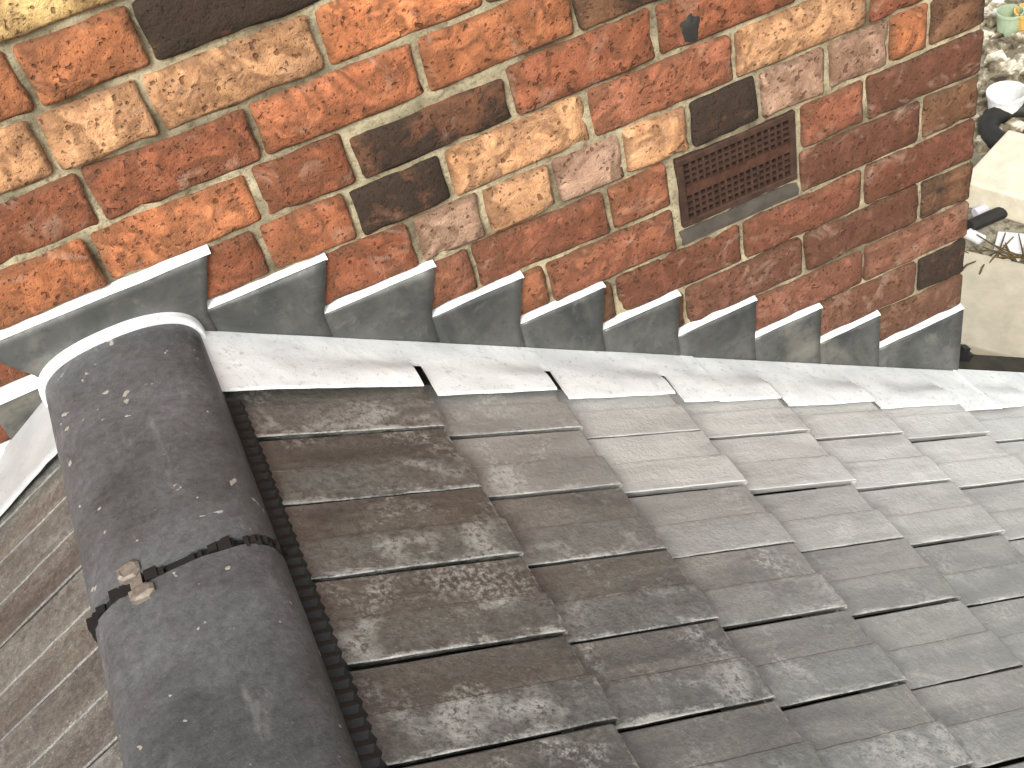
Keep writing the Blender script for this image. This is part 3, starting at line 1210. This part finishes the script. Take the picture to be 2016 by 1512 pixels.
rows = []
for i in range(60):
    x = -1.500 - 0.83 * i / 59
    r = []
    for j in range(11):
        v = j / 10
        y = YF + (-0.118 - YF) * v + 0.003 * nz(x * 10, 2.0) * v
        z = foldz(x) + (saw(2 * XR - x) + 0.007) * smooth(0.25, 0.85, v) + (0.0022 * nz(x * 15, y * 20, 8.0) + 0.0016 * nz(x * 50, y * 50, 2.0)) * (v > 0)
        r.append((x, y, z))
    r.append((x, r[-1][1] - 0.001, r[-1][2] - 0.004))
    rows.append(r)
m.quadgrid(rows, flip=True)
o = obj('cover_flange', m.mesh('cover_flange', PLEAD, True), lf)
o.matrix_parent_inverse = invl

# ================================================================== yard beyond the corner
def at(px, py, z=GZ):
    """ground point under a pixel of the 2016 x 1512 photograph"""
    d = RIGHT * ((px - 1008) / 2387.8) + DOWN * ((py - 756) / 2387.8) + FWD
    t = (z - CAM.z) / d.z
    return CAM + d * t


STONE = simple('pale_paving_stone', srgb(186, 176, 154), 0.85, 0.3, 0.14, 9)
CREAM = simple('cream_stone', srgb(214, 204, 180), 0.85, 0.3, 0.14, 12)
WHITE = simple('white_plastic', srgb(226, 226, 222), 0.4, 0.5, 0.08, 20, 0, 0.1)
LILAC = simple('lilac_plastic', srgb(206, 202, 214), 0.4, 0.5, 0.08, 20, 0, 0.1)
RUBBER = simple('black_rubber', srgb(38, 36, 32), 0.6, 0.4, 0.3)
GREEN = simple('sage_plastic', srgb(160, 176, 146), 0.5, 0.4, 0.12, 20)
YELL = simple('mustard_plastic', srgb(212, 170, 92), 0.5, 0.4, 0.15, 20)
TWIG = simple('brown_bark', srgb(92, 76, 48), 0.9, 0.2, 0.4, 40)
VIEW = math.atan2(0.76, 0.65)


def slab(name, px, py, lx, ly, h, rot, mat, label, cat, group=None, z=GZ):
    p = at(px, py, z)
    m = MB()
    nX, nY = 8, 8
    m.box(-lx / 2, lx / 2, -ly / 2, ly / 2, 0, h)
    o = obj(name, m.mesh(name, mat), None, label, cat, group)
    o.location = (p.x, p.y, z + 0.0)
    o.rotation_euler = (0, 0, rot)
    bevel(o, min(0.012, h * 0.3), 2)
    return o


slab('paving_slab', 1975, 618, 0.62, 0.62, 0.06, 0.55, STONE, 'large pale beige paving slab beside the brown twig litter', 'paving slab')
slab('stone_block', 2000, 372, 0.50, 0.36, 0.16, 0.42, CREAM, 'thick cream stone block lying on the yard ground', 'stone block')


def tyre(px, py, r, t, label):
    p = at(px, py)
    m = MB()
    n, k = 28, 10
    for i in range(n):
        a = 2 * math.pi * i / n
        for j in range(k):
            b = 2 * math.pi * j / k
            rr = r + t * math.cos(b)
            m.v.append((rr * math.cos(a), rr * math.sin(a), t + t * math.sin(b)))
    for i in range(n):
        for j in range(k):
            m.f.append((i * k + j, ((i + 1) % n) * k + j, ((i + 1) % n) * k + (j + 1) % k, i * k + (j + 1) % k))
    o = obj('rubber_ring', m.mesh('rubber_ring', RUBBER, True), None, label, 'ring')
    o.location = (p.x, p.y, GZ)
    return o


tyre(2010, 268, 0.17, 0.055, 'black rubber ring lying beyond the cream stone block')


def tub(name, px, py, r, h, mat, label, cat, taper=0.85):
    p = at(px, py)
    m = MB()
    m.lathe([(r * taper, 0), (r, h), (r * 1.08, h), (r * 1.08, h + 0.015), (r * 0.95, h + 0.015), (r * 0.92, h * 0.5), (r * 0.8, 0.02)], (0, 0, 0), 20)
    o = obj(name, m.mesh(name, mat, False), None, label, cat)
    o.location = (p.x, p.y, GZ)
    return o


tub('plastic_tub', 1978, 228, 0.10, 0.14, WHITE, 'white plastic tub standing beyond the black rubber ring', 'tub')
tub('plant_pot', 1985, 62, 0.075, 0.12, GREEN, 'pale sage green plastic pot in the yard', 'plant pot')
tub('plastic_bucket', 2024, 60, 0.085, 0.12, YELL, 'mustard yellow bucket beside the sage green pot', 'bucket')

# white and black pipes on the ground
for name, a, b, r, mat, lab in (
        ('plastic_pipe', (1918, 428), (2045, 372), 0.026, LILAC, 'lilac white plastic pipe lying along the cream stone block'),
        ('black_pipe', (1908, 456), (2045, 396), 0.034, RUBBER, 'thick black pipe lying beside the lilac white pipe')):
    pa, pb = at(*a), at(*b)
    m = MB()
    c0 = (pa + pb) / 2
    m.tube([Vector((pa.x - c0.x, pa.y - c0.y, r)), Vector((pb.x - c0.x, pb.y - c0.y, r))], r, 12)
    o = obj(name, m.mesh(name, mat, False), None, lab, 'pipe')
    o.location = (c0.x, c0.y, GZ)
slab('plaster_offcut', 1918, 470, 0.06, 0.10, 0.03, 0.2, WHITE, 'small white plaster offcut beside the wall corner', 'offcut')
slab('plaster_board', 1985, 492, 0.22, 0.13, 0.025, 0.75, WHITE, 'white board scrap on the soil between pipe and paving slab', 'offcut')

# broken rubble strewn further out
rb = MB()
for i in range(420):
    p = at(rnd.uniform(1925, 2060), rnd.uniform(-40, 300)) if i < 150 else Vector((rnd.uniform(0.6, 5.2), rnd.uniform(2.6, 6.0), 0))
    r = rnd.uniform(0.02, 0.065)
    b0 = len(rb.v)
    rr = random.Random(i)
    for q in [(-1, -1, 0), (1, -1, 0), (1, 1, 0), (-1, 1, 0), (-.7, -.8, 1), (.8, -.6, 1), (.7, .8, 1), (-.8, .6, 1)]:
        rb.v.append((p.x + q[0] * r * rr.uniform(.6, 1.2), p.y + q[1] * r * rr.uniform(.6, 1.2), GZ - 0.004 + q[2] * r * rr.uniform(.5, 1.1)))
    rb.f += [tuple(b0 + k for k in q) for q in ((4, 5, 6, 7), (0, 1, 5, 4), (1, 2, 6, 5), (2, 3, 7, 6), (3, 0, 4, 7))]
RUB = Mat('broken_rubble', 0.9, 0.3)
RUB.color(RUB.ramp(RUB.noise(RUB.obj, 9, 3, 0.6), [(0.38, srgb(66, 56, 40)), (0.52, srgb(140, 130, 108)), (0.62, srgb(214, 206, 188))]))
obj('rubble', rb.mesh('rubble', RUB.m), None, 'pale and dark broken rubble strewn over the yard', 'rubble', None, 'stuff')

# twigs on the soil
tw = MB()
for i in range(26):
    p = at(rnd.uniform(1895, 2030), rnd.uniform(508, 550))
    a = rnd.uniform(0, math.pi)
    L = rnd.uniform(0.08, 0.22)
    z0 = GZ + rnd.uniform(0.008, 0.05)
    tw.tube([(p.x - math.cos(a) * L, p.y - math.sin(a) * L, z0), (p.x, p.y, z0 + rnd.uniform(0, 0.03)), (p.x + math.cos(a) * L, p.y + math.sin(a) * L, z0)], [0.006, 0.005, 0.003], 5)
obj('twig_litter', tw.mesh('twig_litter', TWIG), None, 'brown twig litter on the soil behind the paving slab', 'twigs', None, 'stuff')

bpy.context.view_layer.update()
